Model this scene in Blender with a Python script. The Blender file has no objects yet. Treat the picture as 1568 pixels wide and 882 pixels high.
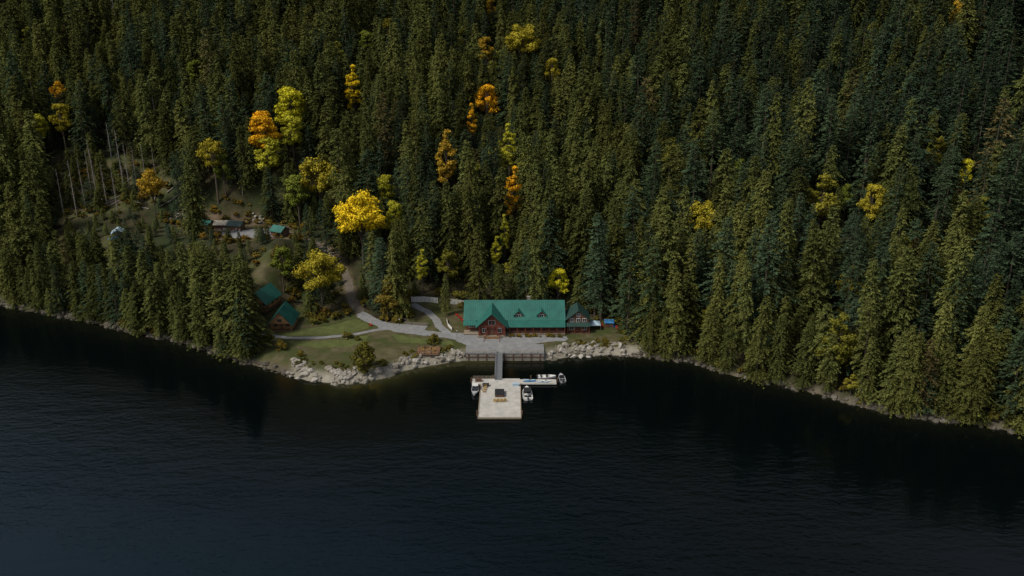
import bpy, math, random
import numpy as np
from mathutils import Vector, Matrix
rnd = random.Random(7)
R0 = np.random.RandomState(11)
D = bpy.data
scene = bpy.context.scene
COL = scene.collection

# ------------------------------------------------------------------ camera
CAM_H = 111.0
PITCH = math.radians(19.1)
FOC = 1220.0                       # focal length for a 1568 px wide survey photo
cam = D.cameras.new("camera"); cam.lens = 36.0*FOC/1568.0; cam.sensor_width = 36
cam.clip_start = 1; cam.clip_end = 6000
camo = D.objects.new("camera", cam); COL.objects.link(camo)
camo.location = (0, 0, CAM_H); camo.rotation_euler = (math.radians(90)-PITCH, 0, 0)
scene.camera = camo
sp, cp = math.sin(PITCH), math.cos(PITCH)

def ray(u, v):
    dx = (u-784)/FOC; dy = (441-v)/FOC
    return dx, cp+dy*sp, -sp+dy*cp
def P(u, v, z=0.0):
    """photogrammetry: survey point (u,v) lying at height z -> world x,y"""
    a, b, c = ray(u, v); t = (z-CAM_H)/c
    return (a*t, b*t)

# ------------------------------------------------------------------ shoreline
sh_px = [(0,465),(60,478),(130,490),(200,508),(260,520),(320,537),(380,557),(420,567),(470,583),
 (520,588),(570,583),(600,577),(618,568),(660,560),(690,555),(713,552),(833,552),(880,546),(930,544),
 (975,545),(1020,549),(1070,556),(1110,572),(1160,583),(1210,592),(1270,608),(1330,625),(1400,640),
 (1480,647),(1568,662),(1700,685)]
SH = [(-1600,640),(-700,440),(-330,342)] + [P(*p) for p in sh_px] + [(300,120),(600,20),(1600,-250)]
SH = np.array(SH)
def segdist(x, y, pts):
    x = np.asarray(x, float); y = np.asarray(y, float)
    best = np.full(x.shape, 1e9)
    for i in range(len(pts)-1):
        ax, ay = pts[i]; bx, by = pts[i+1]
        ex, ey = bx-ax, by-ay; l2 = ex*ex+ey*ey
        t = np.clip(((x-ax)*ex+(y-ay)*ey)/l2, 0, 1)
        best = np.minimum(best, np.hypot(x-ax-t*ex, y-ay-t*ey))
    return best
def sdist(x, y):
    d = segdist(x, y, SH)
    return np.where(np.asarray(y) > np.interp(x, SH[:,0], SH[:,1]), d, -d)
def sst(a, b, x):
    t = np.clip((x-a)/(b-a), 0, 1); return t*t*(3-2*t)
def wob(x, y):
    return (np.sin(x*.031+1.3)*np.cos(y*.027+.4)+.6*np.sin(x*.067+y*.043)+.35*np.sin(x*.13-y*.11+2))
def fine(x, y):
    return (np.sin(x*1.1+np.sin(y*.9)*1.5)*np.cos(y*1.3+np.sin(x*.7))+.5*np.sin(x*2.9+y*1.7)*np.cos(y*2.3-x*.9))
def H(x, y):
    x = np.asarray(x, float); y = np.asarray(y, float)
    d = sdist(x, y); dp = np.maximum(d, 0)
    bench = sst(-98,-80,x)*(1-sst(40,60,x))
    B = 4+36*bench
    s = np.maximum(d-B, 0)
    slope = .42*(s - 6*(1-np.exp(-s/6)))
    z = 2.7*(1-np.exp(-dp/2.6)) + slope + .012*np.minimum(dp,B)
    far = np.maximum(y-620, 0); z = z + .40*far*sst(0,80,far)  # unseen steeper rise, added to keep bright sky out of the lake reflection
    z = z + sst(10,90,s)*wob(x,y)*4.0
    # upper bench
    e = np.sqrt(((x+112)/62)**2+((y-342)/20)**2)
    w = 1-sst(.75,1.7,e)
    z = z*(1-w)+19.0*w
    z = z + fine(x,y)*.10*sst(.5,6,d)*(1-.8*bench*(1-sst(0,8,s)))
    under = np.maximum(-d,0)
    z = np.where(d<0, -.25-0.3*np.minimum(under,30), z)
    return z
def G(u, v, hc=0.0):
    """where the sight line to a survey point meets the terrain (+hc)"""
    a, b, c = ray(u, v)
    ys = np.arange(190, 1000, .5); t = ys/b
    xs = a*t; zr = CAM_H+c*t
    k = np.argmax(zr <= H(xs, ys)+hc)
    return xs[k], ys[k], float(H(xs[k:k+1], ys[k:k+1])[0])
def inpoly(x, y, poly):
    x = np.asarray(x); y = np.asarray(y); ins = np.zeros(x.shape, bool)
    n = len(poly)
    for i in range(n):
        x1,y1 = poly[i]; x2,y2 = poly[(i+1)%n]
        c = ((y1>y)!=(y2>y))
        with np.errstate(divide='ignore', invalid='ignore'):
            xi = (x2-x1)*(y-y1)/(y2-y1+1e-12)+x1
        ins ^= c & (x < xi)
    return ins

# ------------------------------------------------------------------ materials
def newmat(name):
    m = D.materials.new(name); m.use_nodes = True
    nt = m.node_tree; b = nt.nodes["Principled BSDF"]
    return m, nt, b
def N(nt, t, **k):
    n = nt.nodes.new(t)
    for a, v in k.items(): setattr(n, a, v)
    return n
def mixc(nt, fac, a, b, mode='MIX'):
    n = N(nt,'ShaderNodeMix', data_type='RGBA', blend_type=mode)
    for sock, val in ((n.inputs[0],fac),(n.inputs[6],a),(n.inputs[7],b)):
        if hasattr(val,'links') or hasattr(val,'is_output'): nt.links.new(val, sock)
        elif isinstance(val,(int,float)): sock.default_value = val
        else: sock.default_value = (*val,1)
    return n.outputs[2]
def noise(nt, scale, detail=4, vec=None, rough=.6):
    n = N(nt,'ShaderNodeTexNoise'); n.inputs['Scale'].default_value = scale
    n.inputs['Detail'].default_value = detail; n.inputs['Roughness'].default_value = rough
    if vec is not None: nt.links.new(vec, n.inputs['Vector'])
    return n.outputs['Fac']
def ramp(nt, fac, lo, hi):
    n = N(nt,'ShaderNodeMapRange'); nt.links.new(fac,n.inputs[0])
    n.inputs[1].default_value = lo; n.inputs[2].default_value = hi
    return n.outputs[0]
def pos(nt): return N(nt,'ShaderNodeNewGeometry').outputs['Position']
def attr(nt, name):
    return N(nt,'ShaderNodeAttribute', attribute_name=name).outputs['Fac']
def bump(nt, b, h, strength, dist):
    n = N(nt,'ShaderNodeBump'); n.inputs['Strength'].default_value = strength
    n.inputs['Distance'].default_value = dist
    nt.links.new(h, n.inputs['Height']); nt.links.new(n.outputs[0], b.inputs['Normal'])
def surf(name, c1, c2, scale=1.0, rough=.8, bd=.05, detail=5, spec=.3):
    m, nt, b = newmat(name)
    tc = N(nt,'ShaderNodeTexCoord').outputs['Object']
    f = ramp(nt, noise(nt, scale, detail, tc), .3, .7)
    nt.links.new(mixc(nt, f, c1, c2), b.inputs['Base Color'])
    b.inputs['Roughness'].default_value = rough
    b.inputs['Specular IOR Level'].default_value = spec
    if bd: bump(nt, b, noise(nt, scale*5, 3, tc), .5, bd)
    return m
def foliage(name, dark, light, alt_dark, alt_light, objcol=False, vr=.45):
    m = D.materials.new(name); m.use_nodes = True; nt = m.node_tree
    nt.nodes.clear()
    out = N(nt,'ShaderNodeOutputMaterial')
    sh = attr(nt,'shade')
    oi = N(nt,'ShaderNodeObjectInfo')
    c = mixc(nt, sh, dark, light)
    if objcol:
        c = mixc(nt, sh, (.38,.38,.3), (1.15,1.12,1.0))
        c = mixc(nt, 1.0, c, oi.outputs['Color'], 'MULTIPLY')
        # patches that are still turning
        f = ramp(nt, noise(nt, .22, 3, pos(nt)), .55, .85)
        c = mixc(nt, f, c, mixc(nt, sh, alt_dark, alt_light))
    else:
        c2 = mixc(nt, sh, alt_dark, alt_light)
        f = ramp(nt, noise(nt, .009, 3, oi.outputs['Location']), .38, .62)
        a = N(nt,'ShaderNodeMath', operation='MULTIPLY_ADD'); a.use_clamp = True
        nt.links.new(f,a.inputs[0]); a.inputs[1].default_value=.55
        rr = N(nt,'ShaderNodeMath', operation='MULTIPLY'); nt.links.new(oi.outputs['Random'],rr.inputs[0]); rr.inputs[1].default_value=.5
        nt.links.new(rr.outputs[0],a.inputs[2])
        c = mixc(nt, a.outputs[0], c, c2)
    hs = N(nt,'ShaderNodeHueSaturation')
    w = N(nt,'ShaderNodeTexWhiteNoise', noise_dimensions='1D'); nt.links.new(oi.outputs['Random'], w.inputs['W'])
    mr = N(nt,'ShaderNodeMapRange'); nt.links.new(w.outputs['Value'], mr.inputs[0])
    mr.inputs[3].default_value = 1-vr; mr.inputs[4].default_value = 1+vr
    nt.links.new(mr.outputs[0], hs.inputs['Value'])
    nt.links.new(c, hs.inputs['Color'])
    d = N(nt,'ShaderNodeBsdfDiffuse')
    nt.links.new(hs.outputs[0], d.inputs[0])
    nt.links.new(d.outputs[0], out.inputs[0])
    return m
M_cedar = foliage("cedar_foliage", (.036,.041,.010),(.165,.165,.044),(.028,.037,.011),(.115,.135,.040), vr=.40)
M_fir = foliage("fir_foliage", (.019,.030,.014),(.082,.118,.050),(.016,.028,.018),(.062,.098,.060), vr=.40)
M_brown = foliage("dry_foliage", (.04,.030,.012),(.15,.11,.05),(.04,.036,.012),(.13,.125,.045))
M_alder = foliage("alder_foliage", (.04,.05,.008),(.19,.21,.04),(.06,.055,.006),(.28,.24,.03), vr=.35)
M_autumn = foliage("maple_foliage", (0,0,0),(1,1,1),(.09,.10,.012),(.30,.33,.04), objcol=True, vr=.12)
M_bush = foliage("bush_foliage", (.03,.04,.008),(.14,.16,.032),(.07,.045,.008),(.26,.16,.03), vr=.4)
M_bark = surf("bark", (.06,.045,.032),(.13,.105,.08), 3, .95, 0)
M_grey = surf("dead_wood", (.17,.15,.13),(.30,.27,.24), 2, .95, 0)
def rockmat(name, a, b_):
    m, nt, b = newmat(name)
    f = ramp(nt, noise(nt, .9, 6, pos(nt)), .3, .75)
    c = mixc(nt, f, a, b_)
    c = mixc(nt, attr(nt,'shade'), mixc(nt,1.0,c,(.40,.37,.32),'MULTIPLY'), c)
    nt.links.new(c, b.inputs['Base Color']); b.inputs['Roughness'].default_value=.9
    bump(nt, b, noise(nt, 4, 4, pos(nt)), .6, .08)
    return m
M_rock = rockmat("granite_boulder", (.22,.205,.175),(.48,.455,.41))
M_wildrock = rockmat("shore_rock", (.06,.054,.042),(.20,.18,.145))
M_path = surf("gravel", (.17,.175,.18),(.26,.26,.26), .6, .95, .02)
M_dirt = surf("dirt_road_mat", (.085,.07,.052),(.145,.125,.10), .5, .95, .03)
M_lawn = surf("grass", (.055,.072,.02),(.11,.125,.036), .35, .95, .05, 8)
M_wood = surf("cedar_plank", (.13,.07,.035),(.23,.135,.07), 2, .7, .01)
M_redwood = surf("stained_log", (.10,.030,.020),(.17,.055,.034), 1.5, .6, .02)
M_darkwood = surf("brown_siding", (.075,.040,.027),(.14,.078,.05), 1.5, .7, .02)
M_deck = surf("weathered_board", (.20,.16,.12),(.30,.25,.19), 2, .8, .01)
M_white = surf("white_paint", (.58,.58,.56),(.72,.72,.70), 2, .5, 0)
M_conc = surf("pale_decking", (.36,.35,.32),(.52,.50,.465), .5, .85, .01, 8)
M_stonewall = surf("masonry", (.13,.12,.105),(.30,.28,.245), 1.2, .9, .06)
M_metal = surf("galvanised_metal", (.10,.11,.12),(.17,.18,.19), 3, .45, 0)
M_black = surf("black_rubber", (.015,.016,.018),(.03,.03,.033), 3, .6, 0)
M_chair = surf("yellow_cedar", (.42,.27,.09),(.52,.36,.14), 3, .6, 0)
M_red = surf("red_paint", (.38,.03,.02),(.48,.05,.03), 3, .5, 0)
M_blue = surf("blue_tarp", (.03,.17,.42),(.06,.25,.52), 3, .5, 0)
M_ltblue = surf("pale_blue_canvas", (.30,.42,.52),(.40,.52,.60), 3, .6, 0)
M_grayhull = surf("aluminium_hull", (.30,.32,.34),(.42,.43,.45), 2, .35, 0)
def glassmat():
    m, nt, b = newmat("window_glass")
    b.inputs['Base Color'].default_value=(.02,.025,.03,1); b.inputs['Roughness'].default_value=.08
    return m
M_glass = glassmat()
def roofmat(name, c1, c2):
    m, nt, b = newmat(name)
    tc = N(nt,'ShaderNodeTexCoord').outputs['Object']
    uvn = N(nt,'ShaderNodeUVMap').outputs[0]
    sx = N(nt,'ShaderNodeSeparateXYZ'); nt.links.new(uvn, sx.inputs[0])
    mul = N(nt,'ShaderNodeMath', operation='MULTIPLY'); nt.links.new(sx.outputs[0], mul.inputs[0]); mul.inputs[1].default_value = 1/.7
    fr = N(nt,'ShaderNodeMath', operation='FRACT'); nt.links.new(mul.outputs[0], fr.inputs[0])
    gt = N(nt,'ShaderNodeMath', operation='GREATER_THAN'); nt.links.new(fr.outputs[0], gt.inputs[0]); gt.inputs[1].default_value=.84
    c = mixc(nt, ramp(nt, noise(nt,.35,5,tc),.3,.7), c1, c2)
    c = mixc(nt, gt.outputs[0], c, mixc(nt,1.0,c,(.62,.65,.65),'MULTIPLY'))
    nt.links.new(c, b.inputs['Base Color']); b.inputs['Roughness'].default_value=.5
    bump(nt, b, gt.outputs[0], .6, .05)
    return m
M_roof = roofmat("green_metal_roof", (.013,.100,.080),(.024,.150,.120))
M_roofd = roofmat("dark_green_roof", (.016,.048,.042),(.03,.072,.062))

# ------------------------------------------------------------------ mesh helpers
def link(o, parent=None):
    COL.objects.link(o)
    if parent is not None: o.parent = parent
    return o
def empty(name, loc, rz=0, s=1):
    o = D.objects.new(name, None); COL.objects.link(o)
    o.location = loc; o.rotation_euler = (0,0,rz); o.scale=(s,s,s); o.empty_display_size=.5
    return o
class MB:
    def __init__(s): s.v=[]; s.f=[]; s.m=[]
    def add(s, vs, fs, mi=0):
        o=len(s.v); s.v += [tuple(map(float,p)) for p in vs]
        for f in fs: s.f.append([o+i for i in f]); s.m.append(mi)
    def box(s, x0,x1,y0,y1,z0,z1, mi=0):
        s.add([(x0,y0,z0),(x1,y0,z0),(x1,y1,z0),(x0,y1,z0),(x0,y0,z1),(x1,y0,z1),(x1,y1,z1),(x0,y1,z1)],
              [(3,2,1,0),(4,5,6,7),(0,1,5,4),(1,2,6,5),(2,3,7,6),(3,0,4,7)], mi)
    def cbox(s, c, sz, mi=0):
        s.box(c[0]-sz[0]/2,c[0]+sz[0]/2,c[1]-sz[1]/2,c[1]+sz[1]/2,c[2]-sz[2]/2,c[2]+sz[2]/2,mi)
    def tube(s, pts, rad, n=6, mi=0):
        pts=[Vector(p) for p in pts]; vs=[]
        for i,p in enumerate(pts):
            a=(pts[min(i+1,len(pts)-1)]-pts[max(i-1,0)]).normalized()
            u=a.orthogonal().normalized(); w=a.cross(u)
            for k in range(n):
                t=2*math.pi*k/n; vs.append(p+(u*math.cos(t)+w*math.sin(t))*rad[i])
        fs=[(i*n+k,i*n+(k+1)%n,(i+1)*n+(k+1)%n,(i+1)*n+k) for i in range(len(pts)-1) for k in range(n)]
        fs.append(tuple(range((len(pts)-1)*n,len(pts)*n)))
        s.add(vs,fs,mi)
    def slab(s, a,b,c,d, th, mi=0):
        """thick roof plane: a,b eave corners, c,d ridge corners; grows downward"""
        vs=[Vector(p) for p in (a,b,c,d)]
        lo=[p-Vector((0,0,th)) for p in vs]
        s.add(vs+lo,[(0,1,2,3),(7,6,5,4),(0,4,5,1),(1,5,6,2),(2,6,7,3),(3,7,4,0)],mi)
    def obj(s, name, mats, parent=None, uv=False, smooth=False):
        me=D.meshes.new(name); me.from_pydata(s.v,[],s.f)
        for m in (mats if isinstance(mats,(list,tuple)) else [mats]): me.materials.append(m)
        me.polygons.foreach_set('material_index', s.m)
        if uv:
            l=me.uv_layers.new(name="UVMap")
            for p in me.polygons:
                n=p.normal; hx=Vector((-n.y,n.x,0))
                if hx.length<.05: hx=Vector((1,0,0))
                hx.normalize()
                for li in p.loop_indices:
                    co=me.vertices[me.loops[li].vertex_index].co
                    l.data[li].uv=(co.dot(hx), co.z)
        if smooth: me.polygons.foreach_set('use_smooth',[True]*len(me.polygons))
        me.update()
        return link(D.objects.new(name,me),parent)

def np_mesh(name, V, F, mats, shade=None, mi=None, smooth=False):
    me=D.meshes.new(name); F=np.asarray(F,np.int32); V=np.asarray(V,np.float32)
    me.vertices.add(len(V)); me.vertices.foreach_set('co',V.ravel())
    k=F.shape[1]; me.loops.add(F.size); me.loops.foreach_set('vertex_index',F.ravel())
    me.polygons.add(len(F)); me.polygons.foreach_set('loop_start',np.arange(0,F.size,k,dtype=np.int32))
    for m in mats: me.materials.append(m)
    if mi is not None: me.polygons.foreach_set('material_index',np.asarray(mi,np.int32))
    me.polygons.foreach_set('use_smooth', np.full(len(F),smooth))
    if shade is not None:
        a=me.attributes.new('shade','FLOAT','POINT'); a.data.foreach_set('value',np.asarray(shade,np.float32))
    me.update(calc_edges=True); me.validate()
    return me

# ------------------------------------------------------------------ trees
def leafquads(Pp,A,S,L,W):
    Pp,A,S=map(np.asarray,(Pp,A,S)); L=np.asarray(L)[:,None]; W=np.asarray(W)[:,None]
    A=A/np.linalg.norm(A,axis=1,keepdims=True); S=S-A*np.sum(A*S,axis=1,keepdims=True)
    S=S/(np.linalg.norm(S,axis=1,keepdims=True)+1e-6)
    V=np.stack([Pp,Pp+A*L*.45+S*W*.5,Pp+A*L,Pp+A*L*.5-S*W*.5],axis=1).reshape(-1,3)
    F=np.arange(len(V)).reshape(-1,4)
    return V,F
def tree_mesh(name, V, F, shade, wood, mats):
    wf=[f for f in wood.f if len(f)==4]
    V2=np.array(wood.v) if wood.v else np.zeros((0,3))
    VV=np.vstack([V,V2]); FF=np.vstack([F,np.array(wf)+len(V)]) if wf else F
    sh=np.concatenate([np.repeat(shade,4),np.zeros(len(V2))])
    mi=np.concatenate([np.zeros(len(F),int),np.ones(len(wf),int)])
    return np_mesh(name,VV,FF,mats,sh,mi)

def conifer(name, seed, Ht, R, base, style, lm):
    r=np.random.RandomState(seed)
    Pp=[];A=[];S=[];L=[];W=[];Sh=[]
    wood=MB()
    bend=r.uniform(-.5,.5,2)
    def tr(h): q=h/Ht; return np.array([bend[0]*q*q,bend[1]*q*q,h])
    wood.tube([tr(Ht*q) for q in (0,.15,.35,.6,.85,1)],[Ht*.013,Ht*.010,Ht*.008,Ht*.005,Ht*.0022,.02],6)
    ph=r.uniform(0,6.28,4); h=base*Ht
    gapph=r.uniform(0,6.28)
    while h<Ht*.99:
        t=(h-base*Ht)/(Ht*(1-base))
        if style=='cedar': pr=(1-t)**.66*min(1,.55+t*5); up,dr=-.05,.55; nb=6; step=.52
        elif style=='fir': pr=(1-t)**.84*min(1,.65+t*4); up,dr=.12,.36; nb=6; step=.78
        else: pr=(1-t)**.6*min(1,.4+t*3); up,dr=.25,.5; nb=6; step=.75
        tier=1+.18*math.sin(h*1.9+gapph)+.12*math.sin(h*.8+ph[3])
        for k in range(nb):
            az=r.uniform(0,6.283)
            if style!='cedar' and r.rand()<.12: continue
            sec=1+.2*math.sin(2*az+ph[0]+h*.13)+.14*math.sin(3*az+ph[1]-h*.21)
            l=R*pr*r.uniform(.5,1.15)*sec*tier+.25
            if r.rand()<.06: l*=1.28
            rad=np.array([math.cos(az),math.sin(az),0]); tan=np.array([-rad[1],rad[0],0])
            u2=up+.5*t*t+r.uniform(-.1,.1); d2=dr*r.uniform(.7,1.3)
            o=tr(h)
            n=int(l/.52)+2
            br=r.uniform(-.18,.18)
            for s in np.linspace(.42,1,n):
                s=s+r.uniform(-.04,.04)
                p=o+rad*l*s+np.array([0,0,l*(u2*s-d2*s*s)])
                for side in ((-1,1) if s<.93 else (-1,0,1)):
                    th=side*r.uniform(.35,1.15)
                    a=rad*math.cos(th)+tan*math.sin(th)
                    if style=='cedar': dz=-r.uniform(.15,1.0)
                    elif style=='fir': dz=-r.uniform(-.15,.45)
                    else: dz=-r.uniform(0,.6)
                    a=a+np.array([0,0,dz])
                    sv=np.cross(a,np.array([r.uniform(-.8,.8),r.uniform(-.8,.8),1.]))
                    Pp.append(p+r.uniform(-.14,.14,3)); A.append(a); S.append(sv)
                    ln=r.uniform(.65,1.2)*(1.15-.45*s)*(.55+.45*min(1,l/2))
                    L.append(ln); W.append(ln*r.uniform(.34,.54))
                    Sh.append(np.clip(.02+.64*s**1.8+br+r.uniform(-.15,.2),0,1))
        h+=step*(1-.45*t)*r.uniform(.8,1.2)
    V,F=leafquads(Pp,A,S,L,W)
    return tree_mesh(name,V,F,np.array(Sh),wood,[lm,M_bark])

def broadleaf(name, seed, Ht, rx, rz, trunkfrac, nl, lm, leafn=230, wide=1.0, leaf=.5):
    r=np.random.RandomState(seed); wood=MB()
    cz=Ht-rz
    lobes=[]
    while len(lobes)<nl:
        q=r.normal(size=3); q/=np.linalg.norm(q); k=r.uniform(.35,1)**.6
        c=np.array([q[0]*rx*k,q[1]*rx*k,cz+q[2]*rz*k])
        if q[2]<-.5 and r.rand()<.5: continue
        c[:2]*= (1.0 if c[2]<cz else 1-.45*((c[2]-cz)/rz))
        lobes.append((c,rx*r.uniform(.14,.34)))
    wood.tube([(0,0,-.3),(.1,0,Ht*trunkfrac*.5),(-.1,.15,Ht*trunkfrac),(0,0,cz+rz*.3)],[Ht*.018,Ht*.014,Ht*.011,Ht*.004],7)
    for c,rr in lobes[:16]:
        z0=Ht*trunkfrac*r.uniform(.7,1.15)
        mid=np.array([c[0]*.45,c[1]*.45,z0+(c[2]-z0)*.6])
        wood.tube([(0,0,z0),tuple(mid),tuple(c)],[Ht*.007,Ht*.0045,.05],5)
    Pp=[];A=[];S=[];Sh=[];L=[]
    for c,rr in lobes:
        n=int(leafn*r.uniform(.6,1.2)); q=r.normal(size=(n,3)); q/=np.linalg.norm(q,axis=1,keepdims=True)
        k=r.uniform(.35,1.3,(n,1)); sq=np.array([1,1,.65])
        p=c+q*k*rr*sq*(1+.25*np.sin(q[:,:1]*5+c[0])*np.cos(q[:,1:2]*4))
        Pp.append(p); a=np.cross(q,r.normal(size=(n,3)))+q*.35-np.array([0,0,.25]); A.append(a)
        S.append(np.cross(a,q)+r.normal(size=(n,3))*.5); L.append(r.uniform(.6,1.25,n)*leaf)
        lb=r.uniform(-.22,.22)
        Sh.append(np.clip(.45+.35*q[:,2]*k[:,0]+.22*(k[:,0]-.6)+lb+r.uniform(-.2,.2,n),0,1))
    Pp=np.vstack(Pp);A=np.vstack(A);S=np.vstack(S);Sh=np.concatenate(Sh);L=np.concatenate(L)
    V,F=leafquads(Pp,A,S,L,L*.8)
    return tree_mesh(name,V,F,Sh,wood,[lm,M_bark])
def snag(name, seed, Ht):
    r=random.Random(seed); mb=MB()
    mb.tube([(0,0,0),(.1,0,Ht*.4),(.2,.1,Ht*.75),(.25,.2,Ht)],[.30,.23,.14,.04],6)
    for i in range(60):
        h=Ht*(.3+.68*r.random()); a=r.uniform(0,6.28); l=r.uniform(.5,2.3)*(1.2-h/Ht)
        mb.tube([(.15,.05,h),(math.cos(a)*l*.6,math.sin(a)*l*.6,h+.05*l),(math.cos(a)*l,math.sin(a)*l,h-.2*l)],[.07,.045,.02],3)
    me=D.meshes.new(name); f=[q for q in mb.f if len(q)==4]; me.from_pydata(mb.v,[],f); me.materials.append(M_grey); me.update()
    return me

protos=[]
def proto(me): protos.append(me); return len(protos)-1
I_ced=[proto(conifer("cedar_%d"%i,20+i,30,R,b,'cedar',M_cedar)) for i,(R,b) in enumerate([(5.3,.04),(4.5,.10),(5.0,.02),(4.0,.14)])]
I_fir=[proto(conifer("fir_%d"%i,40+i,32,R,b,'fir',M_fir)) for i,(R,b) in enumerate([(5.8,.08),(4.8,.15),(6.2,.04)])]
I_hem=[proto(conifer("hemlock_%d"%i,60+i,30,R,b,'hem',M_fir if i else M_cedar)) for i,(R,b) in enumerate([(4.3,.2),(4.6,.14)])]
I_brn=[proto(conifer("dry_cedar",80,28,3.8,.12,'hem',M_brown))]
I_ald=[proto(broadleaf("alder_%d"%i,90+i,20,4.6,7.0,.35,30,M_alder,150,leaf=.62)) for i in range(2)]
I_snag=[proto(snag("snag_%d"%i,3+i,27)) for i in range(2)]
maples=[broadleaf("maple_a",101,20,6.4,6.2,.35,46,M_autumn,280,leaf=.56),broadleaf("maple_b",102,22,4.7,7.5,.35,42,M_autumn,260,leaf=.54),
        broadleaf("maple_c",103,24,3.2,9.5,.3,38,M_autumn,210,leaf=.5)]
maple_tall=broadleaf("maple_tall",105,26,5.6,5.6,.58,30,M_autumn,160,leaf=.54)
bushes=[broadleaf("bush_%d"%i,120+i,3.0,1.9,1.6,.2,16,M_bush,60,leaf=.42) for i in range(3)]
bigbush=broadleaf("bushy_tree",130,9,3.6,4.4,.1,34,M_bush,230,leaf=.42)

# ------------------------------------------------------------------ layout of clearings
clear_main=[P(u,v,3) for u,v in [(392,575),(398,500),(372,474),(378,456),(425,446),(466,474),(480,494),(540,478),(562,492),(600,494),(622,486),
   (626,464),(700,464)]]+[(-15,281),(28,281)]+[P(u,v,3) for u,v in [(908,488),(945,500),(978,520),(988,560),(850,640),(560,640)]]
bench_c=[G(u,v)[:2] for u,v in [(258,334),(285,322),(320,326),(390,332),(458,346),(462,364),(340,372),(285,352)]]
hut_c=[P(u,v,20) for u,v in [(150,355),(200,353),(210,374),(150,378)]]
slash_c=[G(u,v)[:2] for u,v in [(88,285),(130,250),(190,240),(250,255),(278,285),(215,325),(105,338)]]
slash_y=max(p[1] for p in slash_c)
road_pts=[G(u,v)[:2] for u,v in [(425,352),(470,368),(500,386),(522,408),(534,436),(540,462),(556,484)]]
path_a=[G(u,v)[:2] for u,v in [(556,484),(575,494),(610,505),(650,510),(690,515),(720,522),(760,524),(860,519)]]
path_b=[G(u,v)[:2] for u,v in [(636,468),(655,478),(668,490),(672,500),(690,514)]]
path_c=[G(u,v)[:2] for u,v in [(404,512),(440,518),(490,518),(540,513),(575,506),(600,503)]]

# ------------------------------------------------------------------ terrain
gx=np.concatenate([np.arange(-1600,-520,40),np.arange(-520,-120,4.),np.arange(-120,62,.6),np.arange(62,520,4.),np.arange(520,1640,40)])
gy=np.concatenate([np.arange(-300,120,30),np.arange(120,216,4.),np.arange(216,302,.6),np.arange(302,360,1.5),np.arange(360,720,4.),np.arange(720,1500,20)])
X,Y=np.meshgrid(gx,gy); Z=H(X,Y)
nx,ny=len(gx),len(gy)
V=np.stack([X.ravel(),Y.ravel(),Z.ravel()],1)
ii=np.arange((nx)*(ny)).reshape(ny,nx)
F=np.stack([ii[:-1,:-1],ii[:-1,1:],ii[1:,1:],ii[1:,:-1]],-1).reshape(-1,4)
def groundmat():
    m,nt,b=newmat("forest_floor")
    p=pos(nt)
    f=ramp(nt,noise(nt,.25,6,p),.35,.65)
    c=mixc(nt,f,(.028,.026,.014),(.06,.052,.028))
    c=mixc(nt,ramp(nt,noise(nt,.05,4,p),.45,.65),c,(.03,.042,.016))
    open_=attr(nt,'open')
    oc=mixc(nt,ramp(nt,noise(nt,.3,6,p),.35,.65),(.07,.06,.03),(.12,.105,.06))
    oc=mixc(nt,ramp(nt,noise(nt,.12,5,p),.40,.58),oc,(.055,.065,.022))
    c=mixc(nt,open_,c,oc)
    shore=attr(nt,'shore')
    c=mixc(nt,shore,c,mixc(nt,f,(.06,.052,.036),(.13,.115,.085)))
    c=mixc(nt,attr(nt,'beach'),c,mixc(nt,f,(.17,.155,.125),(.29,.27,.22)))
    dirt=attr(nt,'dirt')
    dc=mixc(nt,f,(.11,.075,.05),(.19,.14,.10))
    dc=mixc(nt,ramp(nt,noise(nt,.15,5,p),.45,.6),dc,(.05,.055,.022))
    c=mixc(nt,dirt,c,dc)
    nt.links.new(c,b.inputs['Base Color']); b.inputs['Roughness'].default_value=1; b.inputs['Specular IOR Level'].default_value=.1
    bump(nt,b,noise(nt,1.2,5,p),.7,.25)
    return m
me=np_mesh("terrain",V,F,[groundmat()],smooth=True)
xv,yv=X.ravel(),Y.ravel()
dv=sdist(xv,yv)
op=inpoly(xv,yv,clear_main)|inpoly(xv,yv,slash_c)|inpoly(xv,yv,hut_c)
dirt=inpoly(xv,yv,bench_c)|(segdist(xv,yv,road_pts)<2.4)
shore=(1-sst(.8,2.6,dv))*(dv>-12)
beach=(1-sst(1.5,6,dv))*(dv>-12)*sst(-74,-68,xv)*(1-sst(44,50,xv))
for n,a in (('open',op.astype(float)),('dirt',dirt.astype(float)*.8),('shore',shore),('beach',beach)):
    at=me.attributes.new(n,'FLOAT','POINT'); at.data.foreach_set('value',a.astype(np.float32))
link(D.objects.new("terrain",me))
def Zg(x,y):
    """height of the terrain mesh itself (bilinear)"""
    i=np.clip(np.searchsorted(gx,x,side='right')-1,0,nx-2); j=np.clip(np.searchsorted(gy,y,side='right')-1,0,ny-2)
    a=(x-gx[i])/(gx[i+1]-gx[i]); b=(y-gy[j])/(gy[j+1]-gy[j])
    return Z[j,i]*(1-a)*(1-b)+Z[j,i+1]*a*(1-b)+Z[j+1,i]*(1-a)*b+Z[j+1,i+1]*a*b
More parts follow.
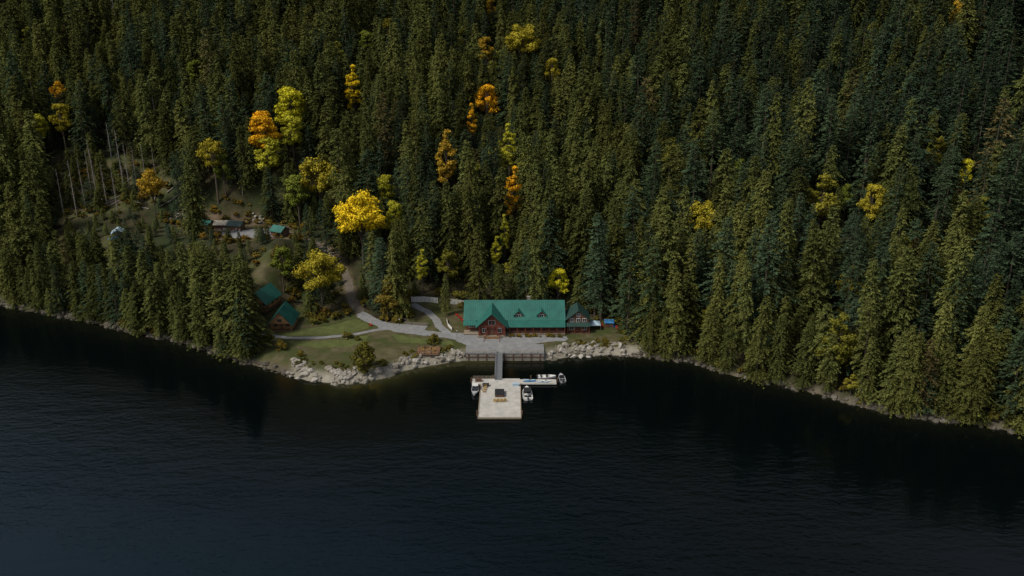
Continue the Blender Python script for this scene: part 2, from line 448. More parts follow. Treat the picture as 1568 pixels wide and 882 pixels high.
def drape(name,mask_fn,mat,lift,box_,st=.2):
    ax=np.arange(box_[0],box_[1],st); ay=np.arange(box_[2],box_[3],st)
    XX,YY=np.meshgrid(ax,ay)
    m=mask_fn((XX[:-1,:-1]+st/2).ravel(),(YY[:-1,:-1]+st/2).ravel())
    kk=np.arange(XX.size).reshape(XX.shape)
    f=np.stack([kk[:-1,:-1],kk[:-1,1:],kk[1:,1:],kk[1:,:-1]],-1).reshape(-1,4)[m]
    u,inv=np.unique(f,return_inverse=True)
    x,y=XX.ravel()[u],YY.ravel()[u]
    v=np.stack([x,y,Zg(x,y)+lift],1)
    me=np_mesh(name,v,inv.reshape(-1,4),[mat],smooth=True)
    return link(D.objects.new(name,me))
def edge(x,y): return .35*fine(x*1.3,y*1.3)
lawn1=[G(u,v)[:2] for u,v in [(418,514),(440,507),(500,500),(545,488),(562,494),(566,503),(530,512),(470,516)]]
lawn2=[G(u,v)[:2] for u,v in [(440,522),(480,523),(530,520),(566,513),(560,524),(535,532),(480,533),(450,529)]]
lawn3=[G(u,v)[:2] for u,v in [(600,512),(640,518),(688,522),(698,530),(660,528),(610,524)]]
plaza=[G(u,v)[:2] for u,v in [(690,510),(735,512),(860,514),(868,518),(845,523),(815,528),(716,530),(700,524)]]
apron=[G(u,v)[:2] for u,v in [(575,492),(605,496),(655,500),(650,506),(580,504)]]
drape("lawn",lambda x,y:(inpoly(x+edge(x,y),y+edge(y,x),lawn1)|inpoly(x+edge(x,y),y+edge(y,x),lawn2)|inpoly(x+edge(x,y),y+edge(y,x),lawn3)),M_lawn,.02,(-100,10,238,285))
drape("gravel_path",lambda x,y:((segdist(x,y,path_a)+edge(x,y)*.6<2.3)|(segdist(x,y,path_b)+edge(x,y)*.3<1.5)|(segdist(x,y,path_c)+edge(x,y)*.4<1.0)|inpoly(x+edge(x,y)*.6,y,plaza)|inpoly(x,y,apron)),M_path,.05,(-100,35,246,300))
drape("dirt_road",lambda x,y:(segdist(x,y,road_pts)+edge(x,y)<1.6),M_dirt,.035,(-125,-45,262,372),.3)
pad=[G(u,v)[:2] for u,v in [(335,356),(400,350),(432,352),(430,362),(345,366)]]
drape("gravel_yard",lambda x,y:inpoly(x+edge(x,y),y,pad),M_path,.07,(-150,-80,320,372),.4)

# ------------------------------------------------------------------ water
def watermat():
    m,nt,b=newmat("lake_water")
    p=pos(nt)
    def mapped(rz,sc):
        mp=N(nt,'ShaderNodeMapping'); nt.links.new(p,mp.inputs[0]); mp.inputs['Rotation'].default_value=(0,0,math.radians(rz)); mp.inputs['Scale'].default_value=sc
        return mp.outputs[0]
    n1=noise(nt,1.0,2,mapped(20,(.08,.22,1)),.5)
    n2=noise(nt,1.0,3,mapped(-14,(.34,.70,1)),.55)
    n3=noise(nt,1.0,2,mapped(30,(1.0,1.7,1)),.5)
    m1=N(nt,'ShaderNodeMath',operation='MULTIPLY'); nt.links.new(n1,m1.inputs[0]); m1.inputs[1].default_value=.7
    ad=N(nt,'ShaderNodeMath',operation='MULTIPLY_ADD'); nt.links.new(n2,ad.inputs[0]); ad.inputs[1].default_value=.50; nt.links.new(m1.outputs[0],ad.inputs[2])
    ad2=N(nt,'ShaderNodeMath',operation='MULTIPLY_ADD'); nt.links.new(n3,ad2.inputs[0]); ad2.inputs[1].default_value=.14; nt.links.new(ad.outputs[0],ad2.inputs[2])
    calm=attr(nt,'calm')
    w=ramp(nt,noise(nt,.011,3,p),.34,.62)
    st=N(nt,'ShaderNodeMath',operation='MULTIPLY'); nt.links.new(calm,st.inputs[0]); nt.links.new(w,st.inputs[1])
    mr=N(nt,'ShaderNodeMapRange'); nt.links.new(st.outputs[0],mr.inputs[0]); mr.inputs[3].default_value=.06; mr.inputs[4].default_value=1.0
    bp=N(nt,'ShaderNodeBump'); bp.inputs['Distance'].default_value=.85
    nt.links.new(mr.outputs[0],bp.inputs['Strength']); nt.links.new(ad2.outputs[0],bp.inputs['Height'])
    nt.links.new(bp.outputs[0],b.inputs['Normal'])
    c=mixc(nt,attr(nt,'blue_tint'),(.0010,.0024,.0026),(.0014,.0095,.0160))
    c=mixc(nt,attr(nt,'shallow'),c,(.040,.040,.014))
    nt.links.new(c,b.inputs['Base Color'])
    b.inputs['Roughness'].default_value=.09; b.inputs['IOR'].default_value=1.33
    return m
wx=np.concatenate([np.arange(-3000,-300,100),np.arange(-300,-120,6.),np.arange(-120,62,1.5),np.arange(62,300,6.),np.arange(300,3001,100)])
wy=np.concatenate([np.arange(-2500,60,80),np.arange(60,200,5.),np.arange(200,262,1.5),np.arange(262,500,8.),np.arange(500,900,40)])
WX,WY=np.meshgrid(wx,wy); WV=np.stack([WX.ravel(),WY.ravel(),WX.ravel()*0],1)
ji=np.arange(len(wx)*len(wy)).reshape(len(wy),len(wx))
WF=np.stack([ji[:-1,:-1],ji[:-1,1:],ji[1:,1:],ji[1:,:-1]],-1).reshape(-1,4)
me=np_mesh("lake_water",WV,WF,[watermat()],smooth=True)
wd=-sdist(WV[:,0],WV[:,1])
sh=np.exp(-np.maximum(wd,0)/4.5)*(sst(-62,-50,WV[:,0])*(1-sst(-8,4,WV[:,0]))*.75+.2)
calm=sst(10,110,wd)
blue_tint=sst(20,110,wd)*(1-sst(-90,60,WV[:,0])*.92)  # bluer base colour away from the shore, strongest towards the left
for n,a in (('shallow',sh),('calm',calm),('blue_tint',blue_tint)):
    at=me.attributes.new(n,'FLOAT','POINT'); at.data.foreach_set('value',a.astype(np.float32))
link(D.objects.new("lake_water",me))

# ------------------------------------------------------------------ rocks
import bmesh
bm=bmesh.new(); bmesh.ops.create_icosphere(bm,subdivisions=2,radius=1); bm.verts.ensure_lookup_table()
ICO=np.array([v.co[:] for v in bm.verts]); ICF=np.array([[v.index for v in f.verts] for f in bm.faces]); bm.free()
def rocks(name,pts,sizes,mat,seed=1):
    r=np.random.RandomState(seed); vs=[];fs=[];sh=[];o=0
    vars_=[]
    for k in range(8):
        d=np.ones(len(ICO))
        for j in range(6):
            n=r.normal(size=3); n/=np.linalg.norm(n); c=r.uniform(.45,.8)
            q=ICO@n; d=np.where(q*d>c,c/np.maximum(q,1e-3),d)
        vars_.append(ICO*np.clip(d,.4,1)[:,None]*(1+r.uniform(-.05,.05,(len(ICO),1))))
    for (x,y,z),s in zip(pts,sizes):
        v=vars_[r.randint(8)]*s*np.array([r.uniform(.7,1.3),r.uniform(.7,1.3),r.uniform(.5,.9)])
        a=r.uniform(0,6.28); c,q=math.cos(a),math.sin(a)
        v=np.stack([v[:,0]*c-v[:,1]*q,v[:,0]*q+v[:,1]*c,v[:,2]],1)+np.array([x,y,z+s*.15])
        vs.append(v); fs.append(ICF+o); o+=len(v); sh.append(np.full(len(v),r.uniform(0,1)**.9))
    me=np_mesh(name,np.vstack(vs),np.vstack(fs),[mat],np.concatenate(sh))
    return link(D.objects.new(name,me))
def band(x0,x1,dens,dlo,dhi,seed,clump=0):
    r=np.random.RandomState(seed); out=[]
    seg=SH
    for i in range(len(seg)-1):
        a,b=seg[i],seg[i+1]; Ls=np.hypot(*(b-a))
        if b[0]<x0 or a[0]>x1 or Ls>200: continue
        n=int(Ls*dens); t=r.rand(n); nrm=np.array([-(b-a)[1],(b-a)[0]])/Ls
        q=a+np.outer(t,b-a)+nrm*r.uniform(dlo,dhi,n)[:,None]
        q=q[(q[:,0]>x0)&(q[:,0]<x1)]; out.append(q)
    q=np.vstack(out)
    if clump: q=q[np.sin(q[:,0]*.8+1)*np.cos(q[:,1]*.9)+.5*np.sin(q[:,0]*.33)>-clump]
    z=H(q[:,0],q[:,1]); return np.column_stack([q,z])
q1=band(-73,-38,10,-.8,6,1,.22); q2=band(-38,-16,8,.5,5,2,.6); q3=band(12.5,40,9,-.6,5.5,3,.45)
pts=np.vstack([q1,q2,q3]); pts[:,2]=np.maximum(pts[:,2],-.15)
rocks("boulder_riprap",pts,R0.uniform(.2,1.0,len(pts))**2.0*1.25+.16,M_rock,4)
qs=band(-330,330,2.6,-1.3,1.0,5,.5); qs=qs[(qs[:,0]<-70)|(qs[:,0]>38)]; qs[:,2]=np.maximum(qs[:,2],-.2)
rocks("shore_rocks",qs,R0.uniform(.2,1.0,len(qs))**1.6*1.1+.15,M_wildrock,6)
pp=[]
for (u,v,n) in [(282,329,26),(398,340,26),(345,354,14)]:
    x,y,z=G(u,v)
    for i in range(n):
        dx,dy=rnd.gauss(0,2.6),rnd.gauss(0,1.6); pp.append((x+dx,y+dy,float(H([x+dx],[y+dy])[0])+rnd.uniform(0,.8)))
rocks("stone_pile",pp,R0.uniform(.4,1.1,len(pp)),M_rock,8)

# ------------------------------------------------------------------ maples: where each stands
Yl=(.82,.61,.03,1); Or=(.84,.46,.025,1); Gy=(.48,.47,.05,1); Du=(.40,.34,.04,1); Do=(.46,.30,.04,1); Gr=(.18,.22,.04,1); YG=(.64,.60,.04,1)
MAP=[]
for u,v,hp,kind,c in [(88,131,20,0,Or),(92,178,46,1,Du),(338,210,66,3,Du),(405,200,98,1,Or),(444,160,90,1,YG),(540,137,74,2,Yl),(446,196,50,1,Gy),
    (488,270,80,0,Du),(552,328,88,0,Yl),(592,285,50,1,Gy),(455,290,60,1,Gr),(684,245,95,2,Do),(722,178,44,2,Or),(745,150,54,1,Or),(743,72,42,1,Do),(800,62,46,0,Du),(845,102,38,1,Du),
    (786,298,92,2,Or),(780,225,75,2,Gy),(760,385,55,2,Gy),(855,428,52,1,YG),(1075,330,46,0,Du),(1335,302,56,1,Du),(1482,241,30,1,YG),
    (1490,288,18,1,Do),(1466,12,28,1,Do),(752,6,26,1,Do),(646,408,60,2,Gy),(1300,275,30,1,Gr),(490,415,65,0,Du),(430,398,55,1,Gr),
    (773,345,46,2,Gy),(230,275,30,0,Do),(1425,216,32,2,Gr),(1135,240,30,1,Gr),(60,185,30,1,Gy),(602,320,42,1,Gy),(300,105,36,1,Gr),(560,60,36,1,Gr),(410,235,60,1,Gy),(340,250,40,1,Gr)]:
    Ht=(20,22,24,26)[kind]; crownH=(12.4,15,19,11.2)[kind]; cw=(6.4,4.7,3.2,5.6)[kind]
    x,y,z=G(u,v,20); dist=math.sqrt(x*x+y*y+(CAM_H-z-20)**2); sc=min(max(hp/FOC*dist/crownH,.4),1.5)
    low = v>380 and u<900
    hc=max(Ht*sc-crownH*sc/2, 9 if low else (17 if hp<60 else 14))
    if kind==3:
        x,y,z=G(335,312); hc=Ht*1.15-crownH*.55; sc=1.15
    else: x,y,z=G(u,v,hc)
    MAP.append((u,v,x,y,z,hc,sc,kind,crownH*sc/2,cw*sc,c,Ht))

# ------------------------------------------------------------------ forest
sp_=7.0
gxx,gyy=np.meshgrid(np.arange(-520,520,sp_),np.arange(120,760,sp_))
fx=(gxx+R0.uniform(-.55,.55,gxx.shape)*sp_).ravel(); fy=(gyy+R0.uniform(-.55,.55,gxx.shape)*sp_).ravel()
# extra row right at the water's edge
e=band(-330,300,.26,.4,2.2,77); e=e[(e[:,0]<-88)|(e[:,0]>46)]
fx=np.concatenate([fx,e[:,0]]); fy=np.concatenate([fy,e[:,1]])
keep=np.abs(fx)<.70*fy+40
fx,fy=fx[keep],fy[keep]
fd=sdist(fx,fy)
cl=inpoly(fx,fy,clear_main)|inpoly(fx,fy,bench_c)|inpoly(fx,fy,hut_c)
cl|=segdist(fx,fy,road_pts)<3.0
cl|=inpoly(fx,fy,slash_c)&(R0.rand(len(fx))<.62)
k=(fd>.4)&~cl&(R0.rand(len(fx))<.96)
k&=~((fy>610)&(R0.rand(len(fx))<.45))
fx,fy,fd=fx[k],fy[k],fd[k]; fz=H(fx,fy); n=len(fx)
hs=R0.normal(33,6.5,n).clip(18,48)
small=R0.rand(n)<.14; hs[small]*=R0.uniform(.4,.75,small.sum())
hs*=1+.13*np.sin(fx*.05+2)*np.cos(fy*.06)
ratio=fx/fy
insl=inpoly(fx,fy,slash_c); hs=np.where(insl,hs*R0.uniform(.25,.5,n),hs)
z1=(ratio>-.47)&(ratio<-.255)&(fy<330)
cap=CAM_H-.2804*fy-fz-R0.uniform(-1,6,n)
hs=np.where(z1,np.minimum(hs,np.maximum(cap,7)),hs)
z2=(ratio>-.60)&(ratio<-.435)&(fy<slash_y-8)&~insl; cap2=CAM_H-.258*fy-fz-R0.uniform(0,5,n); hs=np.where(z2,np.minimum(hs,np.maximum(cap2,6)),hs)
z3=(ratio>-.262)&(ratio<-.195)&(fy<300); cap3=CAM_H-.345*fy-fz; hs=np.where(z3,np.minimum(hs,np.maximum(cap3+6,6)),hs)
hs*=np.where(fd<10,.82,1)
edge_big=(fd<2.5); hs=np.where(edge_big,hs*.8,hs)
alive=np.ones(n,bool)
for (u,v,mx,my,mz,hc,sc,kind,hh,hw,c,Ht) in MAP:
    t=fy/my; lat=np.abs(fx-mx*t); cz=mz+hc
    zr=CAM_H+(cz-hh*.75-CAM_H)*t
    m=(t<1.01)&(lat<hw*.75+2.4)
    cp_=zr-fz
    hs=np.where(m&(hs>cp_),cp_*R0.uniform(.9,1.05,n),hs)
    alive&=~(np.hypot(fx-mx,fy-my)<3.0)
alive&=hs>4.5
fx,fy,fd,fz,hs,ratio=[a[alive] for a in (fx,fy,fd,fz,hs,ratio)]; n=len(fx)
spn=np.sin(fx*.021+fy*.013)+.7*np.sin(fx*.05-fy*.031+1)+.004*fx
rr=R0.rand(n); idx=np.zeros(n,int)
for i in range(n):
    pc=.56-.14*spn[i]-.0006*fx[i]; pc=min(max(pc,.2),.85)
    if fd[i]<12: pc=.78
    q=rr[i]
    if q<.003 and fy[i]>330: idx[i]=rnd.choice(I_snag)
    elif q<.018: idx[i]=rnd.choice(I_brn)
    elif q<.05: idx[i]=rnd.choice(I_ald)
    elif rnd.random()<pc: idx[i]=rnd.choice(I_ced+I_ced+[I_hem[0]])
    else: idx[i]=rnd.choice(I_fir+I_fir+[I_hem[1]])
baseH=np.array([30]*4+[32]*3+[30]*2+[28]+[20]*2+[27]*2)
hs=np.where(np.isin(idx,I_ald),hs*.62,hs)
s=hs/baseH[idx]; wsc=s**.7*R0.uniform(.84,1.32,n)
rot=R0.uniform(0,6.28,n); tx=R0.normal(0,.02,n); ty=R0.normal(0,.02,n)

pc=D.collections.new("forest_tree_kinds")
for i,me_ in enumerate(protos):
    pc.objects.link(D.objects.new("kind_%02d"%i,me_))
def scatter(name,pos_,scl,rot_,idx_,coll):
    me=D.meshes.new(name); me.vertices.add(len(pos_)); me.vertices.foreach_set('co',np.asarray(pos_,np.float32).ravel())
    for nm,tp,fld,arr in (('scl','FLOAT_VECTOR','vector',scl),('rotv','FLOAT_VECTOR','vector',rot_)):
        a=me.attributes.new(nm,tp,'POINT'); a.data.foreach_set(fld,np.asarray(arr,np.float32).ravel())
    a=me.attributes.new('kind','INT','POINT'); a.data.foreach_set('value',np.asarray(idx_,np.int32))
    ob=link(D.objects.new(name,me))
    ng=D.node_groups.new(name+"_nodes",'GeometryNodeTree')
    ng.interface.new_socket('Geometry',in_out='INPUT',socket_type='NodeSocketGeometry')
    ng.interface.new_socket('Geometry',in_out='OUTPUT',socket_type='NodeSocketGeometry')
    gi=ng.nodes.new('NodeGroupInput'); go=ng.nodes.new('NodeGroupOutput')
    iop=ng.nodes.new('GeometryNodeInstanceOnPoints'); ci=ng.nodes.new('GeometryNodeCollectionInfo')
    ci.inputs['Collection'].default_value=coll; ci.inputs['Separate Children'].default_value=True; ci.inputs['Reset Children'].default_value=True
    def na(nm,t):
        q=ng.nodes.new('GeometryNodeInputNamedAttribute'); q.data_type=t; q.inputs['Name'].default_value=nm
        return [o for o in q.outputs if o.enabled and o.name=='Attribute'][0]
    L=ng.links.new
    L(gi.outputs[0],iop.inputs['Points']); L(ci.outputs[0],iop.inputs['Instance']); iop.inputs['Pick Instance'].default_value=True
    L(na('kind','INT'),iop.inputs['Instance Index']); L(na('rotv','FLOAT_VECTOR'),iop.inputs['Rotation']); L(na('scl','FLOAT_VECTOR'),iop.inputs['Scale'])
    L(iop.outputs[0],go.inputs[0])
    md=ob.modifiers.new("scatter",'NODES'); md.node_group=ng
    return ob
near=(fd<9)&(fy<275)&(np.abs(ratio)<.75)
names={}
for i in I_ced: names[i]="cedar_tree"
for i in I_fir: names[i]="fir_tree"
for i in I_hem: names[i]="hemlock_tree"
for i in I_brn: names[i]="dry_cedar_tree"
for i in I_ald: names[i]="alder_tree"
for i in I_snag: names[i]="dead_tree"
for i in np.where(near)[0]:
    o=link(D.objects.new(names[idx[i]],protos[idx[i]]))
    o.location=(fx[i],fy[i],fz[i]-.3); o.scale=(wsc[i],wsc[i],s[i]); o.rotation_euler=(tx[i],ty[i],rot[i])
f_=~near
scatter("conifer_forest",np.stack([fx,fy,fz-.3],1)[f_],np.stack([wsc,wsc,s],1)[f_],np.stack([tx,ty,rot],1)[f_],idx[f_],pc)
print("TREES",n,near.sum())

bc=D.collections.new("bush_kinds")
for i,me_ in enumerate(bushes): bc.objects.link(D.objects.new("bush_kind_%d"%i,me_))
bx=R0.uniform(-260,230,6500); by=R0.uniform(180,400,6500); bd=sdist(bx,by)
cm=inpoly(bx,by,clear_main)
e_d=segdist(bx,by,clear_main+[clear_main[0]])
edge_m=(e_d<3.5)&(by>252)
edge_m|=(bd>.8)&(bd<4)&~cm
edge_m|=(segdist(bx,by,bench_c+[bench_c[0]])<4)|inpoly(bx,by,slash_c)|((segdist(bx,by,road_pts)<7)&(R0.rand(len(bx))<.6))
edge_m|=inpoly(bx,by,bench_c)&(R0.rand(len(bx))<.3)
edge_m|=cm&(bd>4)&(bx<-16)&(R0.rand(len(bx))<.14)&(by<262)
bad=(segdist(bx,by,road_pts)<2.5)|(segdist(bx,by,path_a)<3.2)|(segdist(bx,by,path_b)<2.5)|(segdist(bx,by,path_c)<2)|inpoly(bx,by,pad)|inpoly(bx,by,lawn1)
bad|=(bx>-20)&(bx<31)&(by>250)&(by<281)
bad|=(bx>-98)&(bx<-78)&(by>255)&(by<290)
km=edge_m&~bad&(bd>.8)
bx,by=bx[km],by[km]; bs=R0.uniform(.3,1.15,len(bx))
# planting beds: in front of the lodge porch, beside the house, above the riprap
px_=np.concatenate([R0.uniform(-1,17.5,30),R0.uniform(21,40,34),R0.uniform(-72,-20,80)])
py_=np.concatenate([R0.uniform(259.3,260.4,30),R0.uniform(253,258,34),np.zeros(80)])
py_[64:]=np.interp(px_[64:],SH[:,0],SH[:,1])+R0.uniform(4,9,80)
okb=(segdist(px_,py_,path_a)>2.6)|(py_>259); px_,py_=px_[okb],py_[okb]
bx=np.concatenate([bx,px_]); by=np.concatenate([by,py_]); bs=np.concatenate([bs,R0.uniform(.2,.5,len(px_))])
scatter("bush_undergrowth",np.stack([bx,by,H(bx,by)-.1],1),np.stack([bs,bs,bs*R0.uniform(.7,1.2,len(bx))],1),np.stack([bx*0,bx*0,R0.uniform(0,6,len(bx))],1),R0.randint(0,3,len(bx)),bc)

for (u,v,mx,my,mz,hc,sc,kind,hh,hw,c,Ht) in MAP:
    me_= maple_tall if kind==3 else maples[kind]
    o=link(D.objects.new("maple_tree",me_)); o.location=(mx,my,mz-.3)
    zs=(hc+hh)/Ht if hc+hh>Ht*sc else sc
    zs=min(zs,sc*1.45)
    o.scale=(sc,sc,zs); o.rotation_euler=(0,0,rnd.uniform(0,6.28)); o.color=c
x,y=P(557,584)
o=link(D.objects.new("willow_bush",bigbush)); o.location=(x,y+3,float(H([x],[y+3])[0])-.2); o.scale=(1.05,1.05,1.15)
x,y,z=G(600,488); o=link(D.objects.new("rounded_tree",bigbush)); o.location=(x,y+1,z-.2); o.scale=(1.45,1.45,1.7); o.rotation_euler=(0,0,2)
x,y,z=G(690,490); o=link(D.objects.new("slender_cedar_tree",protos[I_ced[3]])); o.location=(x-2,y+5,z-.2); o.scale=(.5,.5,.55)
for u,v,hh in [(98,330,22),(118,330,26),(132,320,24),(150,312,27),(141,300,22),(165,318,22),(192,300,32),(200,300,26),(145,285,23),(210,285,20),(225,290,22),(180,322,22),(372,300,18),(175,268,26),(505,235,18),(240,280,18)]:
    x,y,z=G(u,v); o=link(D.objects.new("dead_tree",protos[I_snag[rnd.randint(0,1)]])); o.location=(x,y,z-.3); k=hh/27; o.scale=(k,k,k); o.rotation_euler=(0,0,rnd.uniform(0,6))
mb=MB()
for i in range(26):
    u,v=rnd.uniform(115,260),rnd.uniform(285,325); x,y,z=G(u,v); a=rnd.uniform(0,3.1); l=rnd.uniform(4,11)
    x2,y2=x+math.cos(a)*l,y+math.sin(a)*l; mb.tube([(x,y,z+.4),(x2,y2,float(H([x2],[y2])[0])+.5)],[.3,.18],5)
mb.obj("fallen_logs",M_grey)

# ------------------------------------------------------------------ buildings
def window(mbf,mbg,x,y,z,w,h,face='y',sgn=-1):
    t=.10
    if face=='y':
        y2=y+sgn*t
        mbf.box(x-w/2-.12,x+w/2+.12,min(y,y2),max(y,y2),z-h/2-.12,z+h/2+.12)
        mbg.box(x-w/2,x+w/2,min(y2,y2+sgn*.02),max(y2,y2+sgn*.02),z-h/2,z+h/2)
        mbf.box(x-.04,x+.04,min(y2+sgn*.02,y2+sgn*.05),max(y2+sgn*.02,y2+sgn*.05),z-h/2,z+h/2)
    else:
        x2=x+sgn*t
        mbf.box(min(x,x2),max(x,x2),y-w/2-.12,y+w/2+.12,z-h/2-.12,z+h/2+.12)
        mbg.box(min(x2,x2+sgn*.02),max(x2,x2+sgn*.02),y-w/2,y+w/2,z-h/2,z+h/2)
def gable_body(mb,w,d,wh,rh,axis='x',x=0,y=0,z=0):
    if axis=='x':
        a=[(x-w/2,y-d/2,z),(x+w/2,y-d/2,z),(x+w/2,y+d/2,z),(x-w/2,y+d/2,z),(x-w/2,y-d/2,z+wh),(x+w/2,y-d/2,z+wh),(x+w/2,y+d/2,z+wh),(x-w/2,y+d/2,z+wh),(x-w/2,y,z+rh),(x+w/2,y,z+rh)]
        f=[(0,1,5,4),(2,3,7,6),(1,2,6,9,5),(3,0,4,8,7),(4,5,9,8),(6,7,8,9),(3,2,1,0)]
    else:
        a=[(x-w/2,y-d/2,z),(x+w/2,y-d/2,z),(x+w/2,y+d/2,z),(x-w/2,y+d/2,z),(x-w/2,y-d/2,z+wh),(x+w/2,y-d/2,z+wh),(x+w/2,y+d/2,z+wh),(x-w/2,y+d/2,z+wh),(x,y-d/2,z+rh),(x,y+d/2,z+rh)]
        f=[(0,1,5,8,4),(2,3,7,9,6),(1,2,6,5),(3,0,4,7),(4,8,9,7),(5,6,9,8),(3,2,1,0)]
    mb.add(a,f)
def gable_roof(mb,w,d,wh,rh,ov,axis='x',x=0,y=0,z=0,th=.22,lift=.16):
    if axis=='x':
        k=(rh-wh)/(d/2); ez=z+wh-k*ov+lift; hz=z+rh+lift; X0,X1=x-w/2-ov,x+w/2+ov
        mb.slab((X0,y-d/2-ov,ez),(X1,y-d/2-ov,ez),(X1,y,hz),(X0,y,hz),th)
        mb.slab((X1,y+d/2+ov,ez),(X0,y+d/2+ov,ez),(X0,y+.001,hz),(X1,y+.001,hz),th)
    else:
        k=(rh-wh)/(w/2); ez=z+wh-k*ov+lift; hz=z+rh+lift; Y0,Y1=y-d/2-ov,y+d/2+ov
        mb.slab((x-w/2-ov,Y1,ez),(x-w/2-ov,Y0,ez),(x,Y0,hz),(x,Y1,hz),th)
        mb.slab((x+w/2+ov,Y0,ez),(x+w/2+ov,Y1,ez),(x+.001,Y1,hz),(x+.001,Y0,hz),th)

# ---- lodge
L=empty("lodge",(.9,271.5,2.75))
w=MB(); r_=MB(); fr=MB(); gl=MB(); tr_=MB(); dk=MB(); st=MB(); fo=MB()
gable_body(w,35,13,4.3,8.9,'x',0,0,.6); gable_roof(r_,35,13,4.3,8.9,.7,'x',0,0,.6)
r_.slab((-2.4,-10.4,3.25),(18.0,-10.4,3.25),(18.0,-6.9,4.62),(-2.4,-6.9,4.62),.18)
r_.slab((-18.2,-9.4,3.5),(-13.6,-9.4,3.5),(-13.6,-6.9,4.62),(-18.2,-6.9,4.62),.18)
gable_body(w,9.6,8.0,3.9,8.3,'y',-8.0,-7.4,.6)
gable_roof(r_,9.6,10.6,3.9,8.3,.9,'y',-8.0,-6.6,.6)
for dx in (1.4,9.6):
    gable_body(w,2.9,4.0,6.3,7.7,'y',dx,-3.9,.0)
    gable_roof(r_,2.9,4.4,6.3,7.7,.45,'y',dx,-3.9,.0,.14,.1)
    window(fr,gl,dx,-5.9,5.75,1.5,1.1)
    tr_.box(dx-1.5,dx+1.5,-5.96,-5.9,4.95,5.08)
for px in np.arange(-1.8,18.1,2.8):
    tr_.box(px-.14,px+.14,-10.15,-9.87,.6,3.2)
tr_.box(-2.0,17.9,-10.1,-9.92,2.85,3.04); tr_.box(-2.0,17.9,-10.05,-9.97,1.5,1.6); tr_.box(-2.0,17.9,-10.05,-9.97,.75,.83)
for px in np.arange(-2,17.9,.35): tr_.box(px-.03,px+.03,-10.04,-9.98,.83,1.5)
for px in (-12.3,-9.9,-6.1,-3.7): tr_.box(px-.18,px+.18,-12.3,-11.94,.6,4.3)
tr_.box(-12.6,-3.4,-12.25,-12.0,4.1,4.4); tr_.box(-8.12,-7.88,-12.24,-12.02,4.4,8.2)
for sx in (-1,1):
    tr_.slab((-8+sx*.2,-12.2,7.6),(-8+sx*4.3,-12.2,4.6),(-8+sx*4.3,-12.05,4.6),(-8+sx*.2,-12.05,7.6),.25)
dk.box(-18,18,-10.3,-6.5,.35,.6); dk.box(-13,-3,-12.5,-10.3,.34,.59)
fo.box(-17.4,17.4,-10.0,6.4,-1.2,.35); fo.box(-12.7,-3.3,-12.2,-10.0,-1.2,.34)
for i in range(9):
    st.box(-10.6,-5.4,-12.5-(i+1)*.42,-12.5-i*.42,-.9,.5-i*.17)
for sx in (-10.75,-5.25):
    tr_.slab((sx-.07,-16.4,.1),(sx+.07,-16.4,.1),(sx+.07,-12.5,1.6),(sx-.07,-12.5,1.6),.12)
    for q in range(4): tr_.box(sx-.07,sx+.07,-16.4+q*1.25,-16.26+q*1.25,-.9,.0+q*.5)
for wx_ in (-1,1.6,4.6,7.2,10,12.8,15.4): window(fr,gl,wx_,-6.5,2.3,1.4,1.3)
window(fr,gl,-15.4,-6.5,2.3,1.6,1.3)
for wx_ in (-10.6,-5.4): window(fr,gl,wx_,-11.4,2.4,1.3,1.5)
window(fr,gl,-8,-11.4,5.3,2.2,1.5)
for yy in (-3,2): window(fr,gl,17.5,yy,2.6,1.4,1.4,'x',1); window(fr,gl,-17.5,yy,2.6,1.4,1.4,'x',-1)
door=MB(); door.box(-8.6,-7.4,-11.48,-11.4,.6,2.8)
ch=MB(); ch.box(4.6,5.8,1.8,3.0,6,10.0); ch.box(4.5,5.9,1.7,3.1,10.0,10.2)
w.obj("walls",M_redwood,L); r_.obj("roof",M_roof,L,uv=True); fr.obj("window_frames",M_white,L); gl.obj("window_glass",M_glass,L)
tr_.obj("porch_timbers",M_redwood,L); dk.obj("porch_deck",M_deck,L); st.obj("stairs",M_wood,L); fo.obj("foundation",M_darkwood,L); door.obj("door",M_darkwood,L); ch.obj("chimney",M_stonewall,L)

# ---- two-storey house
x,y=P(885,508,2.9); B=empty("two_storey_house",(x,y+3.9,2.8))
w=MB(); r_=MB(); fr=MB(); gl=MB(); tr_=MB(); dk=MB()
gable_body(w,7.4,7.5,5.3,8.2,'y'); gable_roof(r_,7.4,7.5,5.3,8.2,.7,'y')
r_.slab((-4.3,-5.9,2.9),(4.3,-5.9,2.9),(4.3,-3.75,3.6),(-4.3,-3.75,3.6),.14)
for px in (-3.9,-1.3,1.3,3.9): tr_.box(px-.1,px+.1,-5.7,-5.5,.2,2.85)
tr_.box(-4,4,-5.65,-5.57,1.1,1.2)
dk.box(-4.2,4.2,-5.8,-3.75,-.6,.2)
for px in (-2.2,0,2.2): window(fr,gl,px,-3.75,4.5,1.2,1.2)
for px in (-2.3,2.3): window(fr,gl,px,-3.75,1.6,1.5,1.2)
window(fr,gl,0,-3.75,6.5,1.0,.9)
tr_.box(-.5,.5,-3.82,-3.75,.2,2.3)
w.obj("walls",M_darkwood,B); r_.obj("roof",M_roofd,B,uv=True); fr.obj("window_frames",M_white,B); gl.obj("window_glass",M_glass,B); tr_.obj("porch_posts",M_redwood,B); dk.obj("deck",M_darkwood,B)

